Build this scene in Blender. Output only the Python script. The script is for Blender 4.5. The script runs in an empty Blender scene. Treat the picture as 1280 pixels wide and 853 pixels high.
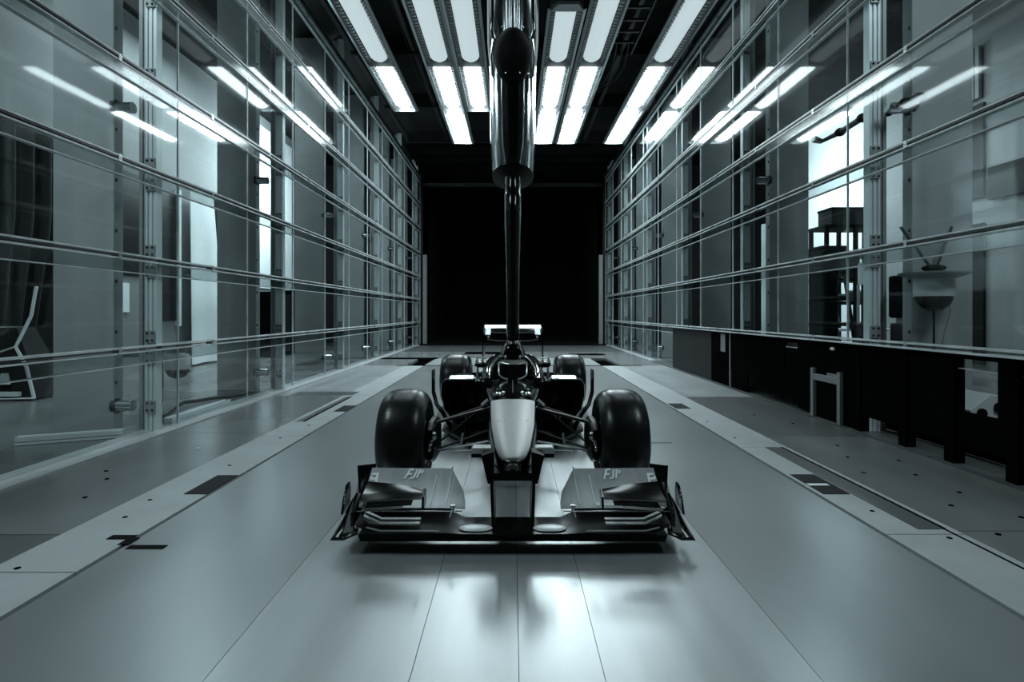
import bpy, bmesh, math, random
from math import sin, cos, pi, radians
from mathutils import Vector, Matrix
random.seed(7)
SC = bpy.context.scene
COL = SC.collection

# ------------------------------------------------------------------ camera
cam_data = bpy.data.cameras.new('camera')
cam = bpy.data.objects.new('camera', cam_data)
COL.objects.link(cam)
cam.location = (0, 0, 1.19)
cam.rotation_euler = (pi/2, 0, 0)
cam_data.sensor_width = 36
cam_data.lens = 700/1280*36
cam_data.shift_x = -1/1280
cam_data.shift_y = -35.5/1280
cam_data.clip_start = 0.05
cam_data.clip_end = 100
SC.camera = cam
# ------------------------------------------------------------------ world, exposure
w = bpy.data.worlds.new('world'); SC.world = w; w.use_nodes = True
w.node_tree.nodes['Background'].inputs[0].default_value = (0.5, 0.8, 1, 1)
w.node_tree.nodes['Background'].inputs[1].default_value = 0.01
SC.view_settings.view_transform = 'Standard'
SC.view_settings.look = 'None'
SC.view_settings.gamma = 1
SC.view_settings.exposure = 0.75
try:
    SC.cycles.use_denoising = True
    SC.cycles.max_bounces = 10
    SC.cycles.transparent_max_bounces = 24
    SC.cycles.glossy_bounces = 5
    SC.cycles.diffuse_bounces = 4
    SC.cycles.sample_clamp_indirect = 3.0
    SC.cycles.blur_glossy = 0.5
    SC.cycles.caustics_refractive = False
except Exception:
    pass
LTINT = (0.76, 0.95, 1.0)

def area_light(name, loc, rot, sx, sy, power):
    l = bpy.data.lights.new(name, 'AREA'); l.shape = 'RECTANGLE'
    l.size = sx; l.size_y = sy; l.energy = power; l.color = LTINT
    o = bpy.data.objects.new(name, l); COL.objects.link(o)
    o.location = loc; o.rotation_euler = rot
    return o
# unseen area lights added to fill the halls and light front faces
area_light('hall_fill_west_front', (-4.7, 1.8, 6.4), (radians(25), 0, 0), 1.2, 2.0, 100)
area_light('hall_fill_west_middle', (-5.9, 11.0, 6.55), (0, 0, 0), 1.0, 3.0, 110)
area_light('hall_fill_east_front', (4.9, 1.8, 6.4), (radians(25), 0, 0), 1.2, 2.0, 75)
area_light('hall_fill_east_middle', (6.6, 11.5, 6.55), (0, 0, 0), 1.0, 3.0, 75)
# wall washers standing behind the pillars
area_light('wall_washer_west', (-5.55, 15.6, 5.2), (0, radians(78), 0), 0.7, 1.6, 210)
area_light('wall_washer_east', (6.3, 15.2, 5.0), (0, radians(-78), 0), 0.7, 1.6, 130)

# ------------------------------------------------------------------ materials
def mat(name, col, rough=0.5, metal=0.0, noise=0.0, nscale=6.0, bump=0.0, bscale=40.0, spec=0.5, stretch=None, rnoise=0.0, coat=0.0):
    m = bpy.data.materials.new(name); m.use_nodes = True
    nt = m.node_tree; b = nt.nodes['Principled BSDF']
    if not isinstance(col, tuple): col = (col*0.93, col*0.985, col)
    b.inputs['Base Color'].default_value = (*col, 1)
    b.inputs['Roughness'].default_value = rough
    b.inputs['Metallic'].default_value = metal
    b.inputs['Specular IOR Level'].default_value = spec
    if coat: b.inputs['Coat Weight'].default_value = coat; b.inputs['Coat Roughness'].default_value = 0.05
    tc = nt.nodes.new('ShaderNodeTexCoord'); mp = nt.nodes.new('ShaderNodeMapping')
    nt.links.new(tc.outputs['Object'], mp.inputs[0])
    if stretch: mp.inputs['Scale'].default_value = stretch
    if noise or rnoise:
        n = nt.nodes.new('ShaderNodeTexNoise'); n.inputs['Scale'].default_value = nscale; n.inputs['Detail'].default_value = 6
        nt.links.new(mp.outputs[0], n.inputs['Vector'])
        if noise:
            r = nt.nodes.new('ShaderNodeMapRange'); r.inputs[1].default_value = 0.22; r.inputs[2].default_value = 0.78; r.interpolation_type = 'SMOOTHSTEP'
            r.inputs[3].default_value = 1-noise; r.inputs[4].default_value = 1+noise
            nt.links.new(n.outputs['Fac'], r.inputs[0])
            mx = nt.nodes.new('ShaderNodeVectorMath'); mx.operation = 'SCALE'
            mx.inputs[0].default_value = col
            nt.links.new(r.outputs[0], mx.inputs['Scale']); nt.links.new(mx.outputs[0], b.inputs['Base Color'])
        if rnoise:
            r2 = nt.nodes.new('ShaderNodeMapRange'); r2.inputs[1].default_value = 0.3; r2.inputs[2].default_value = 0.7
            r2.inputs[3].default_value = rough-rnoise; r2.inputs[4].default_value = rough+rnoise
            nt.links.new(n.outputs['Fac'], r2.inputs[0]); nt.links.new(r2.outputs[0], b.inputs['Roughness'])
    if bump:
        n2 = nt.nodes.new('ShaderNodeTexNoise'); n2.inputs['Scale'].default_value = bscale
        nt.links.new(mp.outputs[0], n2.inputs['Vector'])
        bp = nt.nodes.new('ShaderNodeBump'); bp.inputs['Strength'].default_value = bump; bp.inputs['Distance'].default_value = 0.01
        nt.links.new(n2.outputs['Fac'], bp.inputs['Height']); nt.links.new(bp.outputs[0], b.inputs['Normal'])
    return m

def emit(name, strength, col=(0.79, 0.955, 1.0)):
    m = bpy.data.materials.new(name); m.use_nodes = True
    b = m.node_tree.nodes['Principled BSDF']
    b.inputs['Base Color'].default_value = (0.3, 0.3, 0.3, 1)
    b.inputs['Emission Color'].default_value = (*col, 1); b.inputs['Emission Strength'].default_value = strength
    return m

def glass_mat(name, tint=0.97, ior=1.5, rough=0.0, gl=1.0):
    """thin pane: fresnel mix of clear and mirror, the same for every ray"""
    m = bpy.data.materials.new(name); m.use_nodes = True
    nt = m.node_tree; nt.nodes.remove(nt.nodes['Principled BSDF'])
    out = nt.nodes['Material Output']
    t = nt.nodes.new('ShaderNodeBsdfTransparent'); t.inputs[0].default_value = (tint*0.97, tint, tint, 1)
    g = nt.nodes.new('ShaderNodeBsdfGlossy'); g.inputs['Roughness'].default_value = rough
    g.inputs[0].default_value = (gl, gl, gl, 1)
    f = nt.nodes.new('ShaderNodeFresnel'); f.inputs[0].default_value = ior
    # the same reflectance from both sides of the sheet
    mx = nt.nodes.new('ShaderNodeMixShader')
    geo = nt.nodes.new('ShaderNodeNewGeometry')
    mi = nt.nodes.new('ShaderNodeMix'); mi.data_type = 'FLOAT'
    mi.inputs[2].default_value = ior; mi.inputs[3].default_value = 1/ior
    nt.links.new(geo.outputs['Backfacing'], mi.inputs[0]); nt.links.new(mi.outputs[0], f.inputs[0])
    nt.links.new(f.outputs[0], mx.inputs[0]); nt.links.new(t.outputs[0], mx.inputs[1]); nt.links.new(g.outputs[0], mx.inputs[2])
    nt.links.new(mx.outputs[0], out.inputs[0])
    return m

M = {}
M['belt'] = mat('belt_steel', 0.40, 0.31, 0.55, noise=0.10, nscale=1.3, rnoise=0.015, stretch=(1, 0.35, 1))
M['belt2'] = mat('belt_steel_worn', 0.48, 0.32, 0.55, noise=0.12, nscale=2.4, rnoise=0.02, stretch=(2.5, 0.3, 1))
M['strip'] = mat('edge_plate', 0.46, 0.50, 0.1, noise=0.08, nscale=3)
M['strip_dull'] = mat('edge_plate_dull', 0.30, 0.5, 0.1, noise=0.1, nscale=3)
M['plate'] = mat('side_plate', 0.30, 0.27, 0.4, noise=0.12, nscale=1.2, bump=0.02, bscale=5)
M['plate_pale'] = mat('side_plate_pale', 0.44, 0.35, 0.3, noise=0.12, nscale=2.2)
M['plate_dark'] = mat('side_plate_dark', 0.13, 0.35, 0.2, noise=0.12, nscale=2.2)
M['hall_floor'] = mat('hall_floor_paint', 0.16, 0.28, 0, noise=0.2, nscale=0.9, rnoise=0.06)
M['gap'] = mat('floor_gap', 0.002, 1.0, spec=0.0)
M['hatch'] = mat('hatch_rubber', 0.018, 0.7, spec=0.15)
M['tape'] = mat('black_tape', 0.004, 0.8, spec=0.1)
M['white'] = mat('white_paint', 0.95, 0.35)
M['wall_pale'] = mat('hall_wall_paint', 0.24, 0.7, noise=0.06, nscale=1.5)
M['wall_white'] = mat('hall_wall_white', 0.85, 0.7, noise=0.03, nscale=1.5)
M['wall_dark'] = mat('hall_wall_dark', 0.010, 0.7, noise=0.2, nscale=2)
M['black'] = mat('matte_black', 0.004, 0.8, spec=0.1)
M['void'] = mat('duct_black', 0.003, 0.95, spec=0.1)
M['ceil'] = mat('ceiling_dark', 0.012, 0.8, noise=0.3, nscale=2, spec=0.2)
M['concrete'] = mat('pillar_concrete', 0.36, 0.75, noise=0.10, nscale=1.8, bump=0.1, bscale=20)
M['alu'] = mat('aluminium_profile', 0.80, 0.4, 0.2, noise=0.05, nscale=3)
M['alu_dark'] = mat('aluminium_dark', 0.36, 0.4, 0.2)
M['bracket'] = mat('bracket_steel', 0.06, 0.4, 0.6)
M['steel'] = mat('polished_steel', 0.75, 0.18, 1.0)
M['lamp_frame'] = mat('lamp_frame', 0.55, 0.3, 0.6)
M['lamp_tray'] = mat('lamp_tray', 0.11, 0.45, 0.2, noise=0.25, nscale=14)
M['glass'] = glass_mat('glass_pane', 0.98, 1.5, 0.035, 0.42)
M['acrylic'] = glass_mat('acrylic_rail', 0.80, 1.6, 0.12)
M['edge'] = mat('acrylic_edge', 0.72, 0.3, 0.0, noise=0.25, nscale=5)
M['edge_dark'] = mat('seal_strip', 0.05, 0.35, 0.2)
M['lacquer'] = mat('black_lacquer', 0.004, 0.10, 0.0)
M['carbon'] = mat('carbon_fibre', 0.003, 0.30, 0.0, spec=0.2, noise=0.2, nscale=60)
M['carbon_dull'] = mat('carbon_dull', 0.003, 0.7, spec=0.15)
M['nose'] = mat('nose_satin', 0.085, 0.38, 0.1, noise=0.06, nscale=5)
M['flap'] = mat('flap_satin', 0.52, 0.33, 0.6, noise=0.12, nscale=9, stretch=(3, 0.3, 1))
M['silver'] = mat('silver_paint', 0.62, 0.25, 0.5)
M['chrome_soft'] = mat('soft_chrome', 0.85, 0.35, 1.0)
M['rubber'] = mat('tyre_rubber', 0.009, 0.30, spec=0.4, noise=0.3, nscale=9, bump=0.10, bscale=70) if 1 else mat('x', 0.020, 0.42, 0, noise=0.3, nscale=9, bump=0.15, bscale=70)
M['rim'] = mat('wheel_rim', 0.05, 0.25, 0.8)
M['strut'] = mat('strut_dark_chrome', 0.24, 0.13, 1.0)
M['cable'] = mat('cable_rubber', 0.012, 0.5)
M['cam_body'] = mat('camera_housing', 0.75, 0.5)
M['cam_dome'] = mat('camera_dome', 0.003, 0.25, 0, spec=0.3)
M['bench'] = mat('bench_black', 0.004, 1.0, noise=0.3, nscale=2, spec=0.0)
M['bench_grey'] = mat('bench_slate', 0.022, 0.7, noise=0.15, nscale=2, spec=0.2)
M['frame_grey'] = mat('frame_grey', 0.22, 0.5)
M['curtain'] = mat('curtain_black', 0.010, 0.85, noise=0.4, nscale=3)
M['sheet'] = mat('white_sheet', 0.80, 0.8, noise=0.05, nscale=1.2)
M['door_dark'] = mat('door_dark', 0.012, 0.4, spec=0.2)

# ------------------------------------------------------------------ mesh builder
class MB:
    def __init__(s): s.v = []; s.f = []
    def add(s, vs, fs):
        k = len(s.v); s.v += [tuple(p) for p in vs]; s.f += [tuple(i+k for i in f) for f in fs]; return s
    def box(s, x0, x1, y0, y1, z0, z1, rot=None, piv=None):
        vs = [Vector((x, y, z)) for x in (x0, x1) for y in (y0, y1) for z in (z0, z1)]
        if rot is not None:
            c = Vector(piv) if piv else Vector(((x0+x1)/2, (y0+y1)/2, (z0+z1)/2))
            vs = [rot @ (p-c)+c for p in vs]
        return s.add(vs, [(0, 1, 3, 2), (4, 6, 7, 5), (0, 4, 5, 1), (2, 3, 7, 6), (0, 2, 6, 4), (1, 5, 7, 3)])
    def loft(s, rings, cap=True, closed=True):
        n = len(rings[0]); vs = [p for r in rings for p in r]; fs = []
        for i in range(len(rings)-1):
            for j in range(n if closed else n-1):
                a = i*n+j; b = i*n+(j+1) % n
                fs.append((a, b, b+n, a+n))
        if cap:
            fs.append(tuple(reversed(range(n)))); fs.append(tuple(range((len(rings)-1)*n, len(rings)*n)))
        return s.add(vs, fs)
    def tube(s, pts, r, n=10, sy=1.0):
        """swept round (or flattened) tube through pts; r a number or list"""
        pts = [Vector(p) for p in pts]; rs = r if isinstance(r, (list, tuple)) else [r]*len(pts)
        rings = []
        up = None
        for i, p in enumerate(pts):
            d = (pts[min(i+1, len(pts)-1)]-pts[max(i-1, 0)]).normalized()
            if up is None:
                up = Vector((0, 0, 1)) if abs(d.z) < 0.9 else Vector((0, 1, 0))
            a = d.cross(up).normalized(); b = a.cross(d).normalized(); up = b
            rings.append([p+a*(rs[i]*cos(2*pi*k/n))+b*(rs[i]*sy*sin(2*pi*k/n)) for k in range(n)])
        return s.loft(rings)
    def plate(s, pts, th, ax=0):
        """polygon given in 3D extruded by th along axis ax"""
        n = len(pts); d = Vector((0, 0, 0)); d[ax] = th
        a = [Vector(p)-d/2 for p in pts]; b = [Vector(p)+d/2 for p in pts]
        fs = [tuple(range(n)), tuple(reversed(range(n, 2*n)))]+[(i, n+i, n+(i+1) % n, (i+1) % n) for i in range(n)]
        return s.add(a+b, fs)
    def ell(s, c, rx, ry, rz, nu=20, nv=12, v0=0.0, v1=1.0):
        rings = []
        for i in range(nv+1):
            t = pi*(v0+(v1-v0)*i/nv)
            rr = max(sin(t), 1e-4)
            rings.append([(c[0]+rx*rr*cos(2*pi*k/nu), c[1]+ry*rr*sin(2*pi*k/nu), c[2]-rz*cos(t)) for k in range(nu)])
        return s.loft(rings)
    def build(s, name, m, parent=None, smooth=False, bevel=0, props=None):
        off = base_of(parent)
        me = bpy.data.meshes.new(name); me.from_pydata([(p[0]-off.x, p[1]-off.y, p[2]-off.z) for p in s.v], [], s.f)
        bm = bmesh.new(); bm.from_mesh(me); bmesh.ops.recalc_face_normals(bm, faces=bm.faces); bm.to_mesh(me); bm.free()
        me.materials.append(m if not isinstance(m, str) else M[m])
        if smooth:
            me.shade_smooth() if hasattr(me, 'shade_smooth') else None
            try: me.set_sharp_from_angle(angle=radians(smooth if smooth is not True else 38))
            except Exception: pass
        o = bpy.data.objects.new(name, me); COL.objects.link(o)
        if parent is not None: o.parent = parent
        if bevel:
            bv = o.modifiers.new('bevel', 'BEVEL'); bv.width = bevel; bv.segments = 2; bv.limit_method = 'ANGLE'
        if props:
            for k, v in props.items(): o[k] = v
        return o

def base_of(o):
    v = Vector((0, 0, 0))
    while o is not None: v = v+o.location; o = o.parent
    return v
def empty(name, loc, label, cat, group=None, kind=None):
    o = bpy.data.objects.new(name, None); COL.objects.link(o); o.location = loc; o.empty_display_size = 0.1
    if kind: o['kind'] = kind
    else: o['label'] = label; o['category'] = cat
    if group: o['group'] = group
    return o
def tag(o, label, cat, group=None):
    o['label'] = label; o['category'] = cat
    if group: o['group'] = group
    return o
def struct(o): o['kind'] = 'structure'; return o
def mirror(pts): return [(-p[0], p[1], p[2]) for p in pts]

# ================================================================== FLOOR
fl = struct(MB().box(-12, 12, -4, 32, -0.30, -0.06).build('floor', 'gap'))
def panel(x0, x1, y0, y1, m, z=0.0, name='floor_plate', g=0.004, th=0.06):
    return MB().box(x0+g, x1-g, y0+g, y1-g, z-th, z).build(name, m, fl)
belt_end = 12.6
for x0, x1, m in ((-1.975, -1.0, 'belt'), (-1.0, -0.335, 'belt2'), (-0.335, 0.02, 'belt2'), (0.02, 0.30, 'belt2'), (0.30, 1.0, 'belt2'), (1.0, 1.975, 'belt')):
    panel(x0, x1, -3.9, belt_end, m, name='belt_plate', g=0.0012)
# strips beside the belt
def strips(sg):
    cuts = [-3.9, 2.56, 5.4, 8.0, 10.3, 12.6] if sg < 0 else [-3.9, 3.0, 4.93, 7.95, 9.3, 12.6]
    for a, b in zip(cuts, cuts[1:]):
        x0, x1 = (2.0, 2.42)
        mm = 'strip'
        MB().box(*(sorted((sg*x0, sg*x1))), a+0.004, b-0.004, -0.06, 0.002).build('edge_plate', mm, fl)
strips(-1); strips(1)
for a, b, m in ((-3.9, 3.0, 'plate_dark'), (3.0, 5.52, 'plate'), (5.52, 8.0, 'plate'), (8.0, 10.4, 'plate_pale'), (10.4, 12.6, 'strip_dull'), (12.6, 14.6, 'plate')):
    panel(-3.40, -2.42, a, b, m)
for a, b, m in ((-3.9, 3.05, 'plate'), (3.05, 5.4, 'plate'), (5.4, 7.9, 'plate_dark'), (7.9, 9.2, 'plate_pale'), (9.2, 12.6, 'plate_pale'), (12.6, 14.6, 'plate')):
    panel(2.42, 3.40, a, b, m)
for i, (a, b) in enumerate(((12.62, 14.6), (14.6, 17.0))):
    for x0, x1 in ((-3.4, -2.0), (-2.0, 0), (0, 2.0), (2.0, 3.4)):
        if i == 0 and abs(x0+x1) > 4: continue
        panel(x0, x1, a, b, 'strip_dull' if i == 0 else 'plate')
for x0, x1 in ((-3.4, -1.2), (-1.2, 1.2), (1.2, 3.4)):
    panel(x0, x1, 17.0, 20.2, 'plate_dark')
panel(-3.4, 3.4, 20.2, 30, 'black')
for sg in (-1, 1):
    a, b = sorted((sg*3.41, sg*3.72))
    for y0, y1 in ((-3.9, 4.6), (4.6, 9.2), (9.2, 13.8), (13.8, 20.6)):
        MB().box(a, b, y0+0.004, y1-0.004, -0.06, 0.012).build('sill_plate', 'strip' if sg < 0 or y0 > 12 else 'plate_dark', fl)  # right sill coloured darker to stand for shade beneath the partition
# hall floors
MB().box(-8.5, -3.73, -3.9, 30, -0.06, 0.0).build('hall_floor_slab', 'hall_floor', fl)
MB().box(3.73, 10.5, -3.9, 30, -0.06, 0.0).build('hall_floor_slab', 'hall_floor', fl)
# hatches, slots, tapes, joints
MB().box(-2.15, -2.0, 3.66, 4.08, 0.0, 0.006).build('hatch_cover', 'hatch', fl)
MB().box(-2.15, -2.0, 6.72, 7.14, 0.0, 0.006).build('hatch_cover', 'hatch', fl)
hc = MB().box(2.03, 2.205, 3.66, 4.10, 0.0, 0.006).build('hatch_cover', 'hatch', fl)
MB().box(2.03, 2.17, 3.83, 3.875, 0.006, 0.008).build('white_stripe', 'white', hc)
MB().box(2.02, 2.2, 6.92, 7.3, 0.0, 0.006).build('hatch_cover', 'hatch', fl)
MB().box(-2.13, -2.0, 2.93, 2.985, 0.0, 0.005).build('black_tape', 'tape', fl)
MB().box(-1.95, -1.76, 2.815, 2.86, 0.0, 0.003).build('black_tape', 'tape', fl)
MB().box(-2.02, -1.965, 2.86, 2.95, 0.0, 0.006).build('black_tape', 'tape', fl)
MB().box(-2.29, -2.265, 6.1, 7.9, 0.0, 0.005).build('slot_cover', 'gap', fl)
MB().box(-2.36, -2.29, 6.1, 7.9, 0.0, 0.005).build('slot_cover', 'plate_dark', fl)
MB().box(-3.2, -2.3, 8.05, 8.4, 0.0, 0.005).build('slot_cover', 'plate_dark', fl)
MB().box(2.22, 2.355, 3.07, 4.93, 0.0, 0.006).build('slot_cover', 'plate_dark', fl)
MB().box(2.355, 2.375, 3.07, 4.93, 0.0, 0.007).build('slot_cover', 'gap', fl)
MB().box(2.36, 2.372, -3.9, 3.07, 0.0, 0.005).build('slot_cover', 'gap', fl)
MB().box(-3.4, -1.95, 14.3, 14.75, 0.0, 0.006).build('slot_cover', 'gap', fl)
MB().box(1.6, 2.6, 15.6, 16.2, 0.0, 0.006).build('slot_cover', 'gap', fl)
MB().box(-1.4, -0.2, 16.0, 16.9, 0.0, 0.006).build('slot_cover', 'gap', fl)
MB().box(-2.6, 2.9, 12.5, 12.62, 0.0, 0.005).build('slot_cover', 'gap', fl)
MB().box(0.98, 1.45, 5.1, 5.14, 0, 0.002).build('slot_cover', 'plate_dark', fl)
def disc(x, y, r=0.014, m='gap'):
    n = 10
    MB().loft([[(x+r*cos(2*pi*k/n), y+r*sin(2*pi*k/n), z) for k in range(n)] for z in (0.0, 0.0045)]).build('floor_bolt', m, fl)
for x, y in ((-2.30, 3.55), (-2.20, 4.35), (-2.25, 3.25), (-2.3, 2.6), (-2.9, 4.0), (-3.05, 4.2), (-2.75, 3.6), (2.3, 2.95), (2.13, 2.2), (2.15, 3.35), (2.1, 5.3), (2.12, 6.1),
             (2.95, 3.25), (2.95, 3.7), (2.95, 4.1), (2.75, 4.6), (2.9, 5.0), (3.1, 4.5), (2.6, 3.0), (2.7, 3.45), (-2.2, 5.3), (-2.15, 5.9), (3.0, 6.0), (2.8, 6.5), (2.6, 2.7)):
    disc(x, y)
for x, y in ((2.6, 4.15), (-2.75, 4.9)):
    disc(x, y, 0.02, 'steel')

# ================================================================== CEILING, END, HALL WALLS
ce = struct(MB().box(-12, 12, -4, 32, 6.9, 7.1).build('ceiling', 'ceil'))
for y in (3, 5.9, 8.7, 11.6, 14.6, 17.6):
    MB().box(-3.35, 3.35, y, y+0.10, 6.55, 6.9).build('ceiling_beam', 'ceil', ce)
for x in (-3.3, -2.05, 2.25, 3.3):
    MB().box(x-0.04, x+0.04, -3.9, 17.6, 6.6, 6.72).build('ceiling_rail', 'bracket', ce)
MB().box(-3.4, 3.4, 17.7, 30, 6.42, 6.55).build('dark_soffit', 'void', ce)
for y in (18.6, 19.6, 20.6):
    MB().box(-3.4, 3.4, y, y+0.08, 6.36, 6.42).build('ceiling_beam', 'bench', ce)
MB().box(-3.4, 3.4, 21.3, 21.45, 6.0, 6.12).build('ceiling_beam', 'bench_grey', ce)
for i in range(6):
    MB().box(2.0, 2.40, 8.9+i*0.42, 8.95+i*0.42, 6.5, 6.54).build('tray_rung', 'bracket', ce)
for x in (1.96, 2.41):
    MB().box(x, x+0.03, 8.8, 11.5, 6.48, 6.56).build('tray_side', 'bracket', ce)
for i in range(3):
    x = 2.05+0.12*i
    MB().tube([(x, 10.9, 6.6), (x+0.04, 11.4, 6.47), (x+0.08, 12.0, 6.44), (x+0.02, 12.8, 6.46), (x-0.1, 13.5, 6.6), (x-0.25, 14.2, 6.75)], 0.014, 8).build('ceiling_cable', 'bracket', ce, True)
for i in range(4):
    x = -2.15+0.09*i
    MB().tube([(x, 8.9, 6.66), (x+0.05, 10.4, 6.58), (x-0.03, 12.6, 6.6), (x+0.1, 15, 6.75)], 0.012, 8).build('ceiling_cable', 'bracket', ce, True)
struct(MB().box(-12, 12, 30, 30.2, 0, 6.9).build('wall_back', 'void'))
struct(MB().box(-12, 12, -4.2, -4, 0, 6.9).build('wall_behind_camera', 'wall_dark'))
for sg in (-1, 1):
    a, b = sorted((sg*3.35, sg*3.5))
    struct(MB().box(a, b, 23.2, 30, 0, 6.9).build('wall_duct', 'void'))
    a, b = sorted((sg*3.30, sg*3.44))
    struct(MB().box(a, b, 21.4, 21.6, 0.0, 3.4).build('trim_end_post', 'frame_grey'))
    a, b = sorted((sg*3.5, sg*9.6))
    struct(MB().box(a, b, 21.7, 21.9, 0, 6.9).build('wall_hall_end', 'wall_dark'))
# west hall wall with its own panels
wl = struct(MB().box(-7.5, -7.3, -4, 18.7, 0, 6.9).build('wall_left_hall', 'wall_pale'))
MB().box(-7.3, -7.27, 15.0, 18.6, 1.9, 6.6).build('white_panel', 'wall_white', wl)
MB().box(-7.3, -7.27, 4.5, 8.6, 4.05, 6.6).build('wall_panel', 'wall_pale', wl)
MB().box(-7.3, -7.22, 4.0, 8.75, 3.92, 4.03).build('dark_ledge', 'bench', wl)
MB().box(-7.3, -7.26, 10.28, 11.0, 1.9, 3.85).build('dark_panel', 'door_dark', wl)
MB().box(-7.3, -7.24, 11.15, 12.1, 1.02, 3.75).build('dark_door', 'door_dark', wl)
MB().box(-7.3, -7.2, 12.1, 12.17, 0.9, 3.85).build('door_jamb', 'white', wl)
MB().box(-7.3, -7.27, 10.3, 10.62, 1.2, 1.75).build('pale_panel', 'wall_white', wl)  # small plain white panel on the hall wall
MB().box(-7.3, -7.24, 13.6, 14.0, 0.3, 3.95).build('dark_panel', 'black', wl)
MB().box(-7.3, -7.25, 8.4, 9.5, 0.5, 2.2).build('dark_panel', 'door_dark', wl)
struct(MB().box(-7.5, -7.3, 18.7, 22, 0, 6.9).build('wall_left_hall_far', 'wall_dark'))
wr = struct(MB().box(9.0, 9.2, -4, 17.4, 0, 6.9).build('wall_right_hall', 'wall_pale'))
MB().box(8.97, 9.0, 14.1, 17.2, 0.4, 6.6).build('white_panel', 'wall_white', wr)
MB().box(8.94, 9.0, 10.65, 11.6, 0.2, 2.9).build('dark_door', 'door_dark', wr)
MB().box(8.94, 9.0, 10.65, 11.9, 3.4, 5.2).build('dark_panel', 'bench_grey', wr)
for i in range(10):
    MB().box(8.9, 8.96, 10.7+i*0.12, 10.79+i*0.12, 5.3, 6.3).build('blind_slat', 'frame_grey', wr)
MB().box(8.92, 9.0, 4.0, 10.6, 5.0, 5.1).build('dark_ledge', 'bench', wr)
MB().box(8.9, 9.0, 7.5, 10.5, 3.3, 3.9).build('dark_panel', 'bench_grey', wr)
struct(MB().box(9.0, 9.2, 17.4, 22, 0, 6.9).build('wall_right_hall_far', 'wall_dark'))

# ================================================================== GLASS WALLS
ZL = [0.03, 0.85, 1.70, 2.56, 3.45, 4.38, 5.30, 6.25]
ZR = [0.03, 0.90, 1.80, 2.68, 3.52, 4.42, 5.32, 6.25]
YJ = [2.8]+[5.85+1.525*k for k in range(0, 11)]
def glass_wall(sg, name, ZZ):
    root = empty(name, (sg*3.5, 0, 0), '', '', kind='structure')
    for i in range(len(YJ)-1):
        for j in range(len(ZZ)-1):
            if sg > 0 and j == 0 and YJ[i] < 12.0: continue   # the dark panelling stands here
            MB().box(sg*3.5-0.006, sg*3.5+0.006, YJ[i]+0.006, YJ[i+1]-0.006, ZZ[j]+0.01, ZZ[j+1]-0.01).build('pane', 'glass', root)
        # vertical edge of the pane
    for i, y in enumerate(YJ):
        z0 = 0.03 if sg < 0 or y > 12.1 else 0.9
        MB().box(sg*3.5-0.010, sg*3.5+0.010, y-0.005, y+0.005, z0, 6.25).build('pane_joint', 'edge', root)
    y0, y1 = YJ[0], YJ[-1]
    for j, z in enumerate(ZZ[1:]):
        # one horizontal rail: two acrylic bars with a clear web between them
        r = MB().box(sg*3.5-0.033, sg*3.5+0.033, y0, y1, z+0.012, z+0.028).build('rail', 'edge', root)
        MB().box(sg*3.5-0.030, sg*3.5+0.030, y0, y1, z-0.032, z-0.018).build('lower_bar', 'edge', r)
        MB().box(sg*3.5-0.034, sg*3.5+0.034, y0, y1, z-0.004, z+0.002).build('seal', 'edge_dark', r)
        MB().box(sg*3.5-0.022, sg*3.5+0.022, y0, y1, z-0.14, z-0.034).build('web', 'acrylic', r)
        MB().box(sg*3.5-0.024, sg*3.5+0.024, y0, y1, z-0.147, z-0.14).build('web_edge', 'edge', r)
        for y in YJ:
            MB().box(sg*3.5-0.034, sg*3.5+0.034, y-0.92, y-0.88, z-0.033, z+0.03).build('coupling', 'silver', r)
    MB().box(*sorted((sg*3.46, sg*3.53)), y0, y1, 6.27, 6.36).build('head_rail', 'bracket', root)
    return root
gl = glass_wall(-1, 'wall_left_glass', ZL)
gr = glass_wall(1, 'wall_right_glass', ZR)
ORD = ['nearest the camera', 'second from the camera', 'third from the camera', 'fourth from the camera', 'fifth from the camera', 'farthest from the camera']
def post(sg, k, ZZ):
    y = 5.6+3.05*k
    side = 'left' if sg < 0 else 'right'
    o = empty('steel_post', (sg*3.6, y, 0), 'slotted aluminium post against the '+side+' glass wall, '+ORD[k], 'post', 'slotted posts along the '+side+' glass wall')
    z0 = 0.012 if sg < 0 or y > 12.2 else 0.012
    b = MB()
    # slotted profile: four fins round a core
    for x0, x1 in ((3.535, 3.556), (3.580, 3.600), (3.624, 3.645)):
        b.box(*sorted((sg*x0, sg*x1)), y-0.045, y+0.045, z0, 6.89)
    b.box(*sorted((sg*3.54, sg*3.64)), y-0.030, y+0.040, z0, 6.89)
    b.build('slotted_profile', 'alu', o)
    c = MB()
    for x0, x1 in ((3.66, 3.70), (3.715, 3.75)):
        c.box(*sorted((sg*x0, sg*x1)), y+0.02, y+0.10, z0, 6.89)
    c.box(*sorted((sg*3.665, sg*3.75)), y+0.035, y+0.09, z0, 6.89)
    c.build('rear_profile', 'alu_dark', o)
    for z in ZZ[1:-1]+[0.16]:
        for s in (-1, 1):
            if z == 0.16 and s < 0: continue
            zz = z+s*0.10
            q = MB().box(*sorted((sg*3.545, sg*3.635)), y-0.062, y-0.046, zz-0.06, zz+0.06).build('bracket', 'alu_dark', o)
            t = MB()
            for bx in (3.565, 3.615):
                for bz in (-0.035, 0.035):
                    t.box(*sorted((sg*(bx-0.009), sg*(bx+0.009))), y-0.070, y-0.062, zz+bz-0.009, zz+bz+0.009)
            t.build('bolt_heads', 'black', q, props={'kind': 'stuff'})
    return o
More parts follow.
